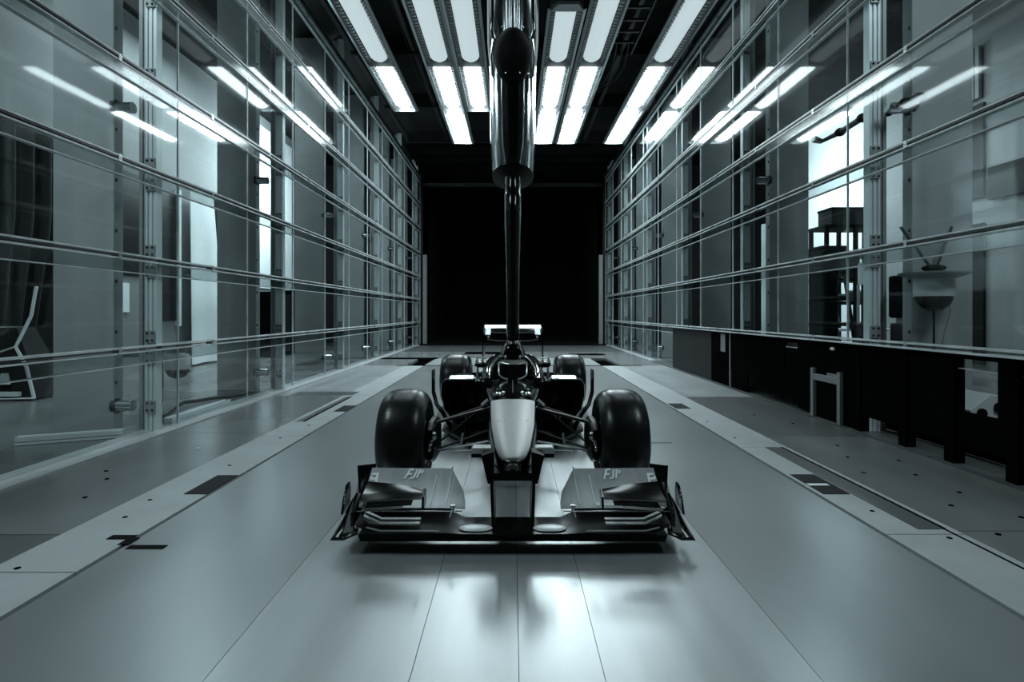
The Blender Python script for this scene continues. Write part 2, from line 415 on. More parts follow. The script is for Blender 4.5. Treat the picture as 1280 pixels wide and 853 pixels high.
def pillar(sg, k):
    y = 5.5+3.05*k
    side = 'left' if sg < 0 else 'right'
    o = empty('concrete_pillar', (sg*4.2, y, 0), 'flat grey concrete pillar behind the '+side+' glass wall, '+ORD[k], 'pillar', 'pillars behind the '+side+' glass wall')
    MB().box(*sorted((sg*3.92, sg*4.52)), y, y+0.14, 0, 6.89).build('shaft', 'concrete', o, bevel=0.012)
    for z in (0.27, 3.22):
        r = [sg*(3.93), sg*3.76]
        t = MB().tube([(sg*3.93, y+0.05, z), (sg*3.76, y+0.05, z)], 0.055, 16).build('tie_tube', 'steel', o, True)
        MB().tube([(sg*3.95, y+0.05, z), (sg*3.92, y+0.05, z)], 0.075, 16).build('flange', 'bracket', t, True)
    if k < 3:
        b = MB()
        for i in range(12):
            b.ell((sg*3.915, y+0.03, 0.5+i*0.5), 0.012, 0.012, 0.02, 6, 4)
        b.build('bolt_heads', 'bracket', o, props={'kind': 'stuff'})
    return o
for k in range(6):
    post(-1, k, ZL); post(1, k, ZR)
for k in range(6):
    pillar(-1, k); pillar(1, k)
# floor profiles on the left
for i, (a, b, lab) in enumerate((((-4.45, 5.02), (-3.72, 5.35), 'short aluminium profile lying before the nearest left pillar'), ((-3.65, 5.93), (-3.67, 7.2), 'aluminium profile on the floor beside the dome camera'))):
    d = Vector((b[0]-a[0], b[1]-a[1], 0)); L = d.length; ang = math.atan2(d.y, d.x)
    o = empty('aluminium_profile', (a[0], a[1], 0.0), lab, 'metal profile')
    R = Matrix.Rotation(ang, 3, 'Z')
    m1 = MB()
    for z0 in (0.005, 0.035, 0.055):
        for yy in (-0.045, 0.02):
            m1.box(a[0], a[0]+L, a[1]+yy, a[1]+yy+0.025, z0, z0+0.022, R, (a[0], a[1], 0))
    m1.box(a[0]+0.003, a[0]+L-0.003, a[1]-0.02, a[1]+0.02, 0.01, 0.068, R, (a[0], a[1], 0))
    m1.build('profile_body', 'alu', o)

# ================================================================== CEILING LIGHTS
EM = {}
def em(s):
    if s not in EM: EM[s] = emit('lamp_glow_%d' % int(s*100), s)
    return EM[s]
UN = [(3.6, 6.2), (6.2, 8.8), (8.8, 11.4), (11.4, 13.95), (13.95, 16.6)]
EMS = [3.4, 3.6, 0.36, 8.0, 30.0]
rows = [(-2.66, 'outer left row beside the glass', [1, 2, 3]), (-1.47, 'second row from the left glass', [1, 2, 3, 4]), (-0.84, 'row just left of the central strut', [1, 2, 3]),
        (0.90, 'row just right of the central strut', [2, 3, 4]), (1.57, 'second row right of the central strut', [1, 2, 3, 4]), (2.98, 'outer right row beside the glass', [1, 2, 3, 4])]
PL = {0: 'overhead end', 1: 'overhead before the visible ones', 2: 'nearest visible unit', 3: 'middle bright unit', 4: 'farthest brightest unit'}
for x, rn, us in rows:
    for u in us:
        y0, y1 = UN[u]
        if x == 0.90 and u == 2: y0 = 9.25
        o = empty('ceiling_light', (x, (y0+y1)/2, 6.2), 'ceiling light, '+rn+', '+PL[u], 'light', 'ceiling light rows')
        hw = 0.27
        MB().box(x-hw, x+hw, y0+0.02, y1-0.02, 6.30, 6.36).box(x-hw, x-hw+0.015, y0+0.02, y1-0.02, 6.20, 6.30).box(x+hw-0.015, x+hw, y0+0.02, y1-0.02, 6.20, 6.30)\
            .build('housing', 'lamp_tray', o)
        # outward reflector flanges
        f = MB()
        for s in (-1, 1):
            f.plate([(x+s*hw, y0, 6.20), (x+s*(hw+0.05), y0, 6.22), (x+s*(hw+0.05), y1, 6.22), (x+s*hw, y1, 6.20)], 0.008, 2)
        f.build('side_flange', 'lamp_frame', o)
        # diffuser with rounded ends, hanging proud of the tray
        d = MB(); dw = 0.175
        prof = []
        ys = [(y0+0.14, 0.55), (y0+0.17, 0.85), (y0+0.23, 1.0), (y1-0.27, 1.0), (y1-0.20, 0.85), (y1-0.17, 0.55)]
        for yy, s in ys:
            prof.append([(x+dw*s*cos(pi*t/8), yy, 6.285-0.075*sin(pi*t/8)) for t in range(9)])
        d.loft(prof).build('diffuser', em(EMS[u]), o, True)
        e = MB().box(x-hw, x+hw, y1-0.035, y1-0.015, 6.19, 6.33).build('end_cap', 'lamp_frame', o)
        if x == 0.90 and u == 2:
            MB().plate([(x-hw, y0, 6.19), (x-hw+0.11, y0-0.22, 6.19), (x+hw-0.11, y0-0.22, 6.19), (x+hw, y0, 6.19)], 0.05, 2).build('chamfered_cap', 'lamp_frame', o)
        cl = MB(); n = int((y1-y0)/0.11)
        for i in range(n):
            yy = y0+0.08+i*(y1-y0-0.16)/n
            for s in (-1, 1):
                a, b = sorted((x+s*0.185, x+s*0.25)); cl.box(a, b, yy, yy+0.045, 6.235, 6.25)
        cl.build('clips', 'lamp_frame', o, props={'kind': 'stuff'})

# ================================================================== CENTRAL STRUT
st = empty('model_support_strut', (0, 6.3, 6.9), 'dark chrome ceiling strut whose mast holds the racing car', 'strut')
def foil(z, hw, yf, yb, n=22):
    r = []
    for k in range(n):
        t = 2*pi*k/n
        c, s = cos(t), sin(t)
        yy = (yf+yb)/2-(yb-yf)/2*c
        r.append((hw*math.copysign(abs(s)**0.75, s), yy, z))
    return r
MB().loft([foil(z, hw, yf, yb) for z, hw, yf, yb in ((2.74, 0.235, 5.83, 7.05), (3.0, 0.255, 5.8, 7.2), (3.9, 0.265, 5.8, 7.2), (4.3, 0.295, 5.8, 7.3), (6.89, 0.31, 5.8, 7.4))]).build('fairing', 'strut', st, 60)
MB().loft([foil(z, hw, yf, yb) for z, hw, yf, yb in ((2.60, 0.09, 5.95, 6.5), (2.64, 0.12, 5.9, 6.6), (2.739, 0.232, 5.83, 7.05))]).build('collar', 'carbon_dull', st, 60)
MB().ell((0, 5.66, 3.78), 0.185, 0.24, 0.275, 28, 18).build('nose_pod', 'carbon_dull', st, True)
MB().tube([(0, 5.83, 2.74), (0, 5.80, 2.95), (0, 5.76, 3.6)], [0.08, 0.115, 0.125], 20).build('front_column', 'lacquer', st, True)
for x in (-0.058, -0.026, 0.026, 0.058):
    MB().tube([(x, 5.66, 4.0), (x, 5.66, 6.9)], 0.012, 8).build('guide_tube', 'steel', st, True)
for s in (-1, 1):
    MB().tube([(s*0.19, 5.7, 3.98), (s*0.215, 5.68, 4.05), (s*0.205, 5.7, 4.2), (s*0.20, 5.72, 6.9)], 0.022, 10).build('side_pipe', 'strut', st, True)
    MB().tube([(s*0.205, 5.75, 3.62), (s*0.225, 5.72, 3.8), (s*0.20, 5.7, 3.98)], 0.012, 8).build('side_arc', 'steel', st, True)
    MB().tube([(s*0.16, 5.73, 2.95), (s*0.165, 5.73, 3.58)], 0.012, 8).build('guide_tube', 'steel', st, True)
    MB().tube([(s*0.205, 5.74, 2.9), (s*0.20, 5.73, 3.58)], 0.009, 8).build('guide_tube', 'steel', st, True)
    MB().ell((s*0.10, 5.46, 3.98), 0.012, 0.012, 0.012, 8, 6).build('stud', 'steel', st, True)
    MB().ell((s*0.155, 5.58, 3.57), 0.016, 0.016, 0.016, 8, 6).build('stud', 'steel', st, True)
    MB().ell((s*0.07, 5.53, 3.56), 0.010, 0.010, 0.010, 8, 6).build('stud', 'steel', st, True)
MB().loft([[(r*cos(2*pi*k/20), 6.02+1.35*r*sin(2*pi*k/20), z) for k in range(20)] for z, r in ((0.895, 0.070), (1.2, 0.068), (1.7, 0.075), (2.2, 0.090), (2.45, 0.094), (2.46, 0.088), (2.66, 0.086))]).build('mast', 'lacquer', st, True)

# ================================================================== RACING CAR
car = empty('racing_car', (0, 5.4, 0.0), 'black open-wheel racing car with grey nose standing on the tunnel belt', 'car')
def sec(y, hw, zb, zt, n=3.2, N=28, x0=0.0):
    r = []
    for k in range(N):
        t = 2*pi*k/N; c, s = cos(t), sin(t)
        r.append((x0+hw*math.copysign(abs(c)**(2/n), c), y, (zb+zt)/2+(zt-zb)/2*math.copysign(abs(s)**(2/n), s)))
    return r
NS = [(2.925, 0.038, 0.36, 0.412), (2.95, 0.060, 0.335, 0.420), (3.02, 0.086, 0.315, 0.432), (3.2, 0.118, 0.30, 0.457), (3.5, 0.150, 0.285, 0.495), (3.8, 0.168, 0.27, 0.53), (4.12, 0.184, 0.25, 0.560)]
MB().loft([sec(*s, n=4) for s in NS]).build('nose_cone', 'lacquer', car, 50)
def ztop(y):
    for a, b in zip(NS, NS[1:]):
        if a[0] <= y <= b[0]:
            t = (y-a[0])/(b[0]-a[0]); return a[3]+(b[3]-a[3])*t, a[1]+(b[1]-a[1])*t
    return NS[-1][3], NS[-1][1]
TW = [(2.912, 0.012), (2.925, 0.034), (2.95, 0.054), (3.0, 0.073), (3.1, 0.092), (3.2, 0.104), (3.5, 0.134), (4.08, 0.160)]
def lerp(T, y):
    if y <= T[0][0]: return T[0][1]
    for a, b in zip(T, T[1:]):
        if y <= b[0]: return a[1]+(b[1]-a[1])*(y-a[0])/(b[0]-a[0])
    return T[-1][1]
# grey tongue on top of the nose with rounded tip
rings = []
for i in range(25):
    t = i/24; y = 2.915+(4.07-2.915)*t**1.6
    z, hw = ztop(max(y, 2.925))
    w_ = lerp(TW, y)
    row = [(w_*(-1+2*j/10), y, z+0.006-0.014*abs(-1+2*j/10)**3-(0.02 if y < 2.93 else 0.0)) for j in range(11)]
    row += [(p[0], p[1], p[2]-0.02) for p in reversed(row)]
    rings.append(row)
top = MB().loft(rings).build('nose_cover', 'nose', car, 50)
fast = MB()
for x, y in ((0, 3.75), (-0.0, 3.5), (-0.09, 3.55), (0.09, 3.55), (-0.05, 3.55), (0.05, 3.55), (0, 3.25)):
    z, _ = ztop(y); fast.ell((x, y, z+0.006), 0.004, 0.004, 0.003, 6, 4)
fast.build('fasteners', 'silver', top, props={'kind': 'stuff'})
# pylons and cowl under the nose
for s in (-1, 1):
    MB().plate([(s*0.098, 2.80, 0.105), (s*0.098, 3.06, 0.105), (s*0.112, 3.16, 0.34), (s*0.112, 2.93, 0.34)], 0.016).build('nose_pylon', 'carbon', car)
    MB().plate([(s*0.13, 2.96, 0.30), (s*0.10, 2.96, 0.30), (s*0.10, 2.98, 0.46), (s*0.165, 2.98, 0.44)], 0.10, 1).build('pylon_fairing', 'carbon', car)
    cm = MB().box(*sorted((s*0.118, s*0.225)), 3.02, 3.10, 0.425, 0.462).build('nose_camera', 'silver', car, bevel=0.01)
    MB().box(*sorted((s*0.108, s*0.225)), 3.03, 3.11, 0.405, 0.424).build('camera_base', 'carbon', cm)
MB().box(-0.12, 0.12, 2.96, 3.10, 0.30, 0.34).build('nose_underside', 'carbon', car)
# chassis
CS = [(4.1, 0.18, 0.25, 0.558), (4.35, 0.205, 0.2, 0.55), (4.7, 0.235, 0.16, 0.565), (5.0, 0.27, 0.12, 0.60), (5.12, 0.285, 0.10, 0.585)]
ch = MB().loft([sec(*s, n=4) for s in CS]).build('chassis', 'lacquer', car, 50)
MB().box(-0.004, 0.004, 4.12, 4.9, 0.55, 0.60).build('centre_fin', 'carbon', car)
for s in (-1, 1):
    MB().ell((s*0.115, 4.40, 0.555), 0.055, 0.20, 0.035, 16, 10).build('chassis_hump', 'lacquer', car, True)
    MB().ell((s*0.10, 4.28, 0.560), 0.030, 0.03, 0.012, 12, 8).build('damper_cap', 'silver', car, True)
    MB().ell((s*0.075, 4.34, 0.570), 0.018, 0.03, 0.012, 12, 8).build('damper_cap', 'silver', car, True)
    # cockpit sides
    MB().loft([sec(y, hw, zb, zt, 3, 18, s*x0) for y, hw, zb, zt, x0 in ((5.0, 0.05, 0.3, 0.61, 0.22), (5.25, 0.07, 0.3, 0.66, 0.235), (5.6, 0.08, 0.3, 0.72, 0.22), (5.95, 0.10, 0.3, 0.75, 0.16))]).build('cockpit_side', 'lacquer', car, 50)
    # mirrors and small winglets by the cockpit
    mr = MB().loft([sec(y, hw, 0.725-h, 0.725+h, 2.6, 16, s*0.285) for y, hw, h in ((4.98, 0.03, 0.012), (5.0, 0.055, 0.026), (5.08, 0.06, 0.030), (5.12, 0.055, 0.026))]).build('mirror', 'lacquer', car, 50)
    MB().box(*sorted((s*0.24, s*0.33)), 4.972, 4.978, 0.745, 0.753).build('mirror_edge', 'silver', mr)
    MB().tube([(s*0.27, 5.05, 0.70), (s*0.21, 5.1, 0.60)], 0.008, 8).build('mirror_stalk', 'silver', mr)
    MB().tube([(s*0.32, 5.1, 0.70), (s*0.33, 5.2, 0.60), (s*0.30, 5.3, 0.54)], 0.010, 8).build('winglet_stay', 'silver', car, True)
    MB().tube([(s*0.24, 5.15, 0.77), (s*0.32, 5.15, 0.775), (s*0.34, 5.2, 0.74)], 0.011, 8, 0.6).build('winglet_stay', 'silver', car, True)
    MB().tube([(s*0.19, 5.1, 0.66), (s*0.225, 5.12, 0.64), (s*0.24, 5.1, 0.58)], 0.008, 8, 0.6).build('winglet_stay', 'silver', car, True)
    for q, (xx, zz) in enumerate(((0.30, 0.64), (0.26, 0.60), (0.35, 0.58), (0.31, 0.56))):
        MB().ell((s*xx, 5.2, zz), 0.014, 0.02, 0.012, 8, 6).build('fitting', 'silver', car, True)
MB().tube([(-0.125, 5.05, 0.745), (-0.128, 5.03, 0.68), (-0.122, 5.0, 0.632), (-0.085, 4.98, 0.606), (-0.045, 4.97, 0.598)], 0.0075, 8).build('cockpit_rim', 'silver', car, True)
MB().tube([(0.125, 5.05, 0.745), (0.128, 5.03, 0.68), (0.122, 5.0, 0.632), (0.085, 4.98, 0.606), (0.045, 4.97, 0.598)], 0.0075, 8).build('cockpit_rim', 'silver', car, True)
for s in (-1, 1):
    MB().tube([(s*0.125, 5.05, 0.742), (s*0.04, 5.1, 0.715)], 0.008, 8).build('headrest_edge', 'silver', car, True)
MB().box(-0.12, 0.12, 5.08, 5.6, 0.35, 0.72).build('cockpit_tub', 'carbon_dull', car)
# engine cover
MB().loft([sec(y, hw, zb, zt, n) for y, hw, zb, zt, n in ((5.72, 0.10, 0.5, 0.84, 2.6), (5.78, 0.135, 0.3, 0.90, 2.4), (6.0, 0.16, 0.2, 0.90, 2.2), (6.5, 0.15, 0.15, 0.80, 2.0), (7.0, 0.10, 0.15, 0.6, 2.0), (7.4, 0.05, 0.2, 0.42, 2.0))]).build('engine_cover', 'lacquer', car, 50)
for s in (-1, 1):
    MB().ell((s*0.075, 5.70, 0.735), 0.016, 0.01, 0.022, 8, 6).build('fitting', 'silver', car, True)
    MB().ell((s*0.11, 5.70, 0.68), 0.012, 0.01, 0.012, 8, 6).build('fitting', 'silver', car, True)
# sidepods with hollow inlets
def pod(y, xo, xi, zb, zt, sh=0.0):
    return [(xi, y, zb), (xi, y, (zb+zt)/2), (xi, y, zt), (xi+(xo-xi)*0.35, y, zt+0.004), (xi+(xo-xi)*0.75, y, zt), (xo-0.03, y, zt-0.015), (xo, y, zt-0.06),
            (xo+0.004, y, zt-0.16), (xo-0.03, y, zb+0.14), (xo-0.10, y, zb+0.04), (xo-0.16, y, zb)]
for s in (-1, 1):
    rings = []
    for y, xo, xi, zb, zt in ((5.44, 0.655, 0.30, 0.17, 0.525), (5.42, 0.69, 0.27, 0.12, 0.55), (5.46, 0.70, 0.25, 0.10, 0.553), (5.9, 0.69, 0.2, 0.09, 0.55), (6.4, 0.55, 0.12, 0.09, 0.48), (7.0, 0.28, 0.06, 0.1, 0.38)):
        rings.append([(s*p[0], p[1], p[2]) for p in pod(y, xo, xi, zb, zt)])
    inner = [[(s*p[0], p[1], p[2]) for p in pod(5.8, 0.55, 0.34, 0.22, 0.48)]]
    MB().loft(inner+rings).build('sidepod', 'lacquer', car, 50)
    MB().plate([(s*0.50, 5.41, 0.551), (s*0.50, 5.53, 0.571), (s*0.50, 5.53, 0.560), (s*0.50, 5.41, 0.540)], 0.24).build('sidepod_lip', 'silver', car, bevel=0.008)
    MB().tube([(s*0.29, 5.42, 0.56), (s*0.33, 5.42, 0.545), (s*0.36, 5.44, 0.53)], 0.014, 8).build('fitting', 'silver', car, True)
    # turning vane beside the sidepod
    v = []
    for x, y, z in ((0.765, 5.36, 0.63), (0.765, 5.36, 0.42), (0.73, 5.34, 0.30), (0.66, 5.30, 0.22), (0.60, 5.26, 0.13), (0.57, 5.22, 0.07)):
        v.append([(s*x, y, z), (s*(x+0.012), y, z+0.004), (s*(x+0.012), y+0.16, z+0.004), (s*x, y+0.16, z)])
    MB().loft(v).build('turning_vane', 'lacquer', car, 40)
    MB().plate([(s*0.42, 4.8, 0.06), (s*0.42, 5.2, 0.06), (s*0.44, 5.2, 0.26), (s*0.42, 4.95, 0.26)], 0.012).build('barge_board', 'carbon', car)
MB().plate([(-0.25, 4.6, 0.06), (0.25, 4.6, 0.06), (0.68, 5.4, 0.06), (0.70, 6.6, 0.06), (0.45, 7.3, 0.06), (-0.45, 7.3, 0.06), (-0.70, 6.6, 0.06), (-0.68, 5.4, 0.06)], 0.03, 2).build('underfloor', 'carbon', car)
# ---- wheels
def tyre_ring(R, w, sh, n=40):
    # cross section (x across, r)
    h = [(w/2-0.015, R-0.13), (w/2-0.002, R-0.115), (w/2+0.004, R-0.09), (w/2-0.002, R-0.065), (w/2-0.020, R-0.036), (w/2-0.048, R-0.015), (w/2-0.080, R-0.004), (w/2-0.11, R)]
    pr = [(-a, b) for a, b in h]+h[::-1]
    return pr
def wheel(x, y, R, w, s):
    wh = empty_child('wheel', (x, y, R))
    pr = tyre_ring(R, w, 0.06)
    N = 56; rings = []
    for k in range(N+1):
        a = 2*pi*k/N
        rings.append([(x+p[0], y+p[1]*cos(a), R+p[1]*sin(a)) for p in pr])
    MB().loft(rings, cap=False).build('tyre', 'rubber', wh, 60)
    rr = R-0.13
    rim = MB()
    prf = [(-w/2+0.012, rr+0.004), (-w/2+0.02, rr-0.015), (-w/2+0.08, rr-0.03), (w/2-0.08, rr-0.03), (w/2-0.02, rr-0.015), (w/2-0.012, rr+0.004)]
    rings = [[(x+p[0], y+p[1]*cos(2*pi*k/N), R+p[1]*sin(2*pi*k/N)) for p in prf] for k in range(N+1)]
    rim.loft(rings, cap=False)
    rim.tube([(x+s*(w/2-0.09), y, R), (x+s*(w/2-0.06), y, R)], rr-0.028, 40)
    rim.build('rim', 'rim', wh, 40)
    MB().tube([(x-s*(w/2-0.02), y, R), (x-s*(w/2-0.14), y, R)], [0.11, 0.15], 24).build('brake_duct', 'carbon', wh, 40)
    MB().ell((x+s*(w/2-0.05), y, R), 0.03, 0.035, 0.035, 12, 8).build('wheel_nut', 'silver', wh, True)
    return wh
def empty_child(name, loc):
    o = bpy.data.objects.new(name, None); COL.objects.link(o); o.parent = car
    o.location = Vector(loc)-car.location; o.empty_display_size = 0.05
    return o
for s in (-1, 1):
    wheel(s*0.735, 3.87, 0.33, 0.315, s)
    wheel(s*0.715, 7.13, 0.33, 0.37, s)
# ---- suspension
for s in (-1, 1):
    def arm(a, b, r=0.016, m='carbon', sy=0.45):
        MB().tube([(s*a[0], a[1], a[2]), (s*b[0], b[1], b[2])], r, 10, sy).build('suspension_arm', m, car, True)
    arm((0.165, 4.05, 0.50), (0.56, 3.86, 0.425), 0.026)
    arm((0.18, 4.4, 0.47), (0.56, 3.92, 0.415), 0.018, 'carbon_dull')
    arm((0.16, 3.72, 0.335), (0.56, 3.84, 0.235), 0.016, 'alu_dark')
    arm((0.19, 4.35, 0.27), (0.56, 3.92, 0.225), 0.016, 'carbon_dull')
    arm((0.165, 3.70, 0.29), (0.40, 3.76, 0.26), 0.010, 'alu_dark')
    arm((0.165, 4.15, 0.54), (0.52, 3.90, 0.28), 0.010, 'carbon_dull')
    MB().tube([(s*0.185, 4.10, 0.55), (s*0.225, 4.07, 0.518)], 0.012, 8).build('pushrod_sleeve', 'silver', car, True)
    MB().tube([(s*0.34, 3.8, 0.37), (s*0.35, 3.8, 0.30)], 0.007, 8).build('brake_hose', 'alu_dark', car, True)
    up = MB().loft([sec(y, hw, zb, zt, 3, 14, s*0.55) for y, hw, zb, zt in ((3.68, 0.03, 0.22, 0.42), (3.78, 0.045, 0.18, 0.46), (3.98, 0.045, 0.18, 0.46))]).build('upright', 'carbon', car, 40)
    for xx, zz, rr in ((0.515, 0.385, 0.018), (0.54, 0.335, 0.015), (0.545, 0.30, 0.014), (0.525, 0.36, 0.010)):
        MB().ell((s*xx, 3.66, zz), rr, 0.02, rr*1.5, 10, 8).build('upright_bolt', 'steel', up, True)
    MB().plate([(s*0.56, 3.60, 0.03), (s*0.40, 3.60, 0.03), (s*0.385, 3.60, 0.20), (s*0.43, 3.60, 0.13), (s*0.56, 3.60, 0.20)], 0.03, 1).build('brake_scoop', 'carbon_dull', car)
    MB().box(*sorted((s*0.435, s*0.475)), 3.570, 3.582, 0.105, 0.140).build('scoop_plate', 'nose', car)
    # rear arms
    MB().tube([(s*0.12, 7.0, 0.46), (s*0.56, 7.1, 0.42)], 0.018, 8, 0.5).build('suspension_arm', 'carbon', car, True)
    MB().tube([(s*0.12, 7.3, 0.30), (s*0.56, 7.15, 0.25)], 0.018, 8, 0.5).build('suspension_arm', 'carbon', car, True)
# ---- wings
def wing(stations, m, name, parent, N=9, smooth=True):
    rings = []
    for (x, yl, zl, yt, zt, cam_, th) in stations:
        up, lo = [], []
        for i in range(N+1):
            t = i/N
            y = yl+(yt-yl)*t; z = zl+(zt-zl)*t-cam_*4*t*(1-t)
            h = th*(1.2*math.sqrt(t+0.02)*(1-t)+0.12)
            up.append((x, y, z+h*0.5)); lo.append((x, y, z-h*0.5))
        rings.append(up+lo[::-1])
    return MB().loft(rings).build(name, m, parent, 45 if smooth else False)
MB().loft([[(x, 2.745, 0.098), (x, 2.79, 0.050), (x, 2.88, 0.030), (x, 2.98, 0.050), (x, 3.0, 0.095), (x, 2.88, 0.100)] for x in (-0.76, -0.3, 0.3, 0.76)]).build('under_wing_shade', 'carbon_dull', car)  # black body added below the wing to deepen its shadow on the floor
fw = wing([(x, 2.735 if ax < 0.3 else 2.735+0.03*(ax-0.3), z, yt, zt, 0.0 if ax < 0.25 else 0.010, 0.022) for x, ax, z, yt, zt in
           [(sx*a, a, zz, yt, zt) for sx, a, zz, yt, zt in ((-1, 0.775, 0.150, 2.90, 0.185), (-1, 0.72, 0.118, 2.90, 0.182), (-1, 0.35, 0.110, 2.90, 0.175), (-1, 0.25, 0.105, 2.96, 0.108), (1, 0.0, 0.105, 2.98, 0.100), (1, 0.25, 0.105, 2.96, 0.108), (1, 0.35, 0.110, 2.90, 0.175), (1, 0.72, 0.118, 2.90, 0.182), (1, 0.775, 0.150, 2.90, 0.185))]], 'carbon', 'front_wing', car)
for s in (-1, 1):
    S = lambda L: [(s*a[0],)+tuple(a[1:]) for a in L]
    fp = wing(S([(0.245, 2.862, 0.186, 2.90, 0.205, 0.0, 0.010), (0.262, 2.865, 0.186, 2.97, 0.245, 0.004, 0.012), (0.338, 2.865, 0.188, 3.13, 0.318, 0.010, 0.012), (0.60, 2.865, 0.190, 3.13, 0.320, 0.010, 0.012), (0.785, 2.87, 0.20, 3.13, 0.322, 0.010, 0.012)]), 'flap', 'flap', fw)
    # white letter marks on the flap, slanted strokes
    def flz(y): return 0.188+(y-2.865)/(3.13-2.865)*0.132-0.010*4*((y-2.865)/0.265)*(1-(y-2.865)/0.265)+0.0075
    def stroke(pts, w_, name='flap_lettering'):
        m_ = MB()
        for (xa, ya), (xb, yb) in zip(pts, pts[1:]):
            d = Vector((xb-xa, yb-ya)); 
            if d.length < 1e-6: continue
            nn = Vector((-d.y, d.x)).normalized()*w_/2
            q = [(xa+nn.x, ya+nn.y), (xb+nn.x, yb+nn.y), (xb-nn.x, yb-nn.y), (xa-nn.x, ya-nn.y)]
            m_.add([(a, b, flz(b)) for a, b in q]+[(a, b, flz(b)+0.002) for a, b in q], [(0, 1, 2, 3), (7, 6, 5, 4), (0, 4, 5, 1), (1, 5, 6, 2), (2, 6, 7, 3), (3, 7, 4, 0)])
        return m_
    cx = s*0.545
    E = MB()
    def S2(pts, w_):
        mm = stroke([(cx+p[0]*0.95, 3.055+p[1]*1.15) for p in pts], w_); E.add(mm.v, mm.f)
    # slanted logo like  E J I'
    S2([(-0.048, 0.0), (-0.026, 0.050)], 0.010); S2([(-0.026, 0.050), (-0.004, 0.050)], 0.010); S2([(-0.036, 0.026), (-0.012, 0.026)], 0.009)
    S2([(-0.014, 0.002), (0.004, 0.006)], 0.009); S2([(0.004, 0.006), (0.016, 0.050)], 0.009)
    S2([(0.020, 0.004), (0.034, 0.050)], 0.009)
    S2([(0.042, 0.030), (0.050, 0.046)], 0.010)
    E.build('flap_lettering', 'white', fp)
    # stepped white mark at the outer end of the flap
    Z = MB()
    for pts in ([(0.775, 3.085), (0.745, 3.085)], [(0.775, 3.055), (0.745, 3.055)], [(0.775, 3.07), (0.775, 3.055)], [(0.745, 3.09), (0.738, 3.0)], [(0.742, 3.005), (0.712, 2.99)]):
        mm = stroke([(s*p[0], p[1]) for p in pts], 0.012); Z.add(mm.v, mm.f)
    Z.build('stepped_mark', 'white', fp)
    for xx, y0, y1 in ((0.345, 2.885, 3.10), (0.425, 2.885, 3.08)):
        mm = MB()
        n = 6
        for i in range(n):
            a = y0+(y1-y0)*i/n; b = y0+(y1-y0)*(i+1)/n
            q = stroke([(s*(xx-0.03*(a-y0)), a), (s*(xx-0.03*(b-y0)), b)], 0.004); mm.add(q.v, q.f)
        mm.build('flap_line', 'white', fp)
    if s > 0:
        tx = MB(); x = 0.435
        random.seed(3)
        for word in (3, 1, 9, 2, 5):
            for c in range(word):
                q = stroke([(x, 2.875), (x, 2.888)], 0.0045); tx.add(q.v, q.f)
                q = stroke([(x, 2.888 if c % 2 else 2.876), (x+0.006, 2.888 if c % 2 else 2.876)], 0.004); tx.add(q.v, q.f)
                x += 0.0105
            x += 0.010
        tx.build('small_lettering', 'silver', fp)
    # flap hanger
    hg = MB().tube([(s*0.305, 2.845, 0.205), (s*0.315, 2.80, 0.165)], 0.0035, 6).build('flap_hanger', 'silver', fw)
    MB().box(*sorted((s*0.293, s*0.317)), 2.835, 2.85, 0.20, 0.213).build('hanger_head', 'silver', hg)
    # narrow second slot edge below flap
    wing(S([(0.30, 2.84, 0.176, 2.875, 0.184, 0, 0.004), (0.77, 2.85, 0.182, 2.885, 0.190, 0, 0.004)]), 'lacquer', 'slot_lip', fw)
    MB().tube([(s*0.26, 2.86, 0.176), (s*0.32, 2.842, 0.180), (s*0.80, 2.842, 0.180)], 0.0028, 6).build('slot_edge', 'silver', fw, True)
    # white double stripes on main plane
    for dz, yy in ((0.0, 2.80), (-0.012, 2.775)):
        MB().loft([[(s*x, y2-0.008, z2+dz), (s*x, y2+0.008, z2+dz+0.003), (s*x, y2+0.008, z2+dz-0.003), (s*x, y2-0.008, z2+dz-0.006)] for x, y2, z2 in ((0.46, yy, 0.160), (0.655, yy, 0.160), (0.72, yy+0.02, 0.180), (0.745, yy+0.03, 0.188))]).build('white_stripe', 'white', fw)
    MB().tube([(s*0.36, 2.735, 0.122), (s*0.65, 2.74, 0.122), (s*0.72, 2.75, 0.135)], 0.004, 6).build('leading_edge', 'alu_dark', fw, True)
    MB().ell((s*0.185, 2.80, 0.113), 0.085, 0.045, 0.010, 16, 8).build('neutral_panel', 'alu', fw, True)
    # cascades
    ca = wing(S([(0.44, 2.76, 0.278, 2.84, 0.292, 0.0, 0.008), (0.58, 2.74, 0.277, 2.86, 0.312, 0.006, 0.010), (0.745, 2.72, 0.275, 2.88, 0.322, 0.008, 0.012)]), 'lacquer', 'cascade', fw)
    MB().plate([(s*0.44, 2.73, 0.232), (s*0.44, 2.80, 0.228), (s*0.445, 2.86, 0.285), (s*0.445, 2.82, 0.305), (s*0.44, 2.74, 0.285)], 0.012).build('cascade_fence', 'lacquer', ca, bevel=0.003)
    MB().tube([(s*0.45, 2.755, 0.274), (s*0.745, 2.715, 0.272)], 0.0035, 6).build('cascade_edge', 'nose', ca, True)
    wing(S([(0.50, 2.76, 0.240, 2.82, 0.250, 0.0, 0.006), (0.745, 2.74, 0.232, 2.84, 0.262, 0.004, 0.008)]), 'lacquer', 'cascade', fw)
    wing(S([(0.55, 2.78, 0.215, 2.82, 0.222, 0.0, 0.005), (0.745, 2.76, 0.208, 2.84, 0.222, 0.002, 0.006)]), 'carbon', 'cascade', fw)
    # endplate
    ep = MB()
    inner = [(0.862, 3.15, 0.330), (0.835, 3.42, 0.268), (0.835, 3.42, 0.05), (0.85, 3.0, 0.05), (0.80, 2.80, 0.08), (0.80, 2.80, 0.18), (0.80, 2.95, 0.24), (0.852, 3.13, 0.24)]
    n = len(inner)
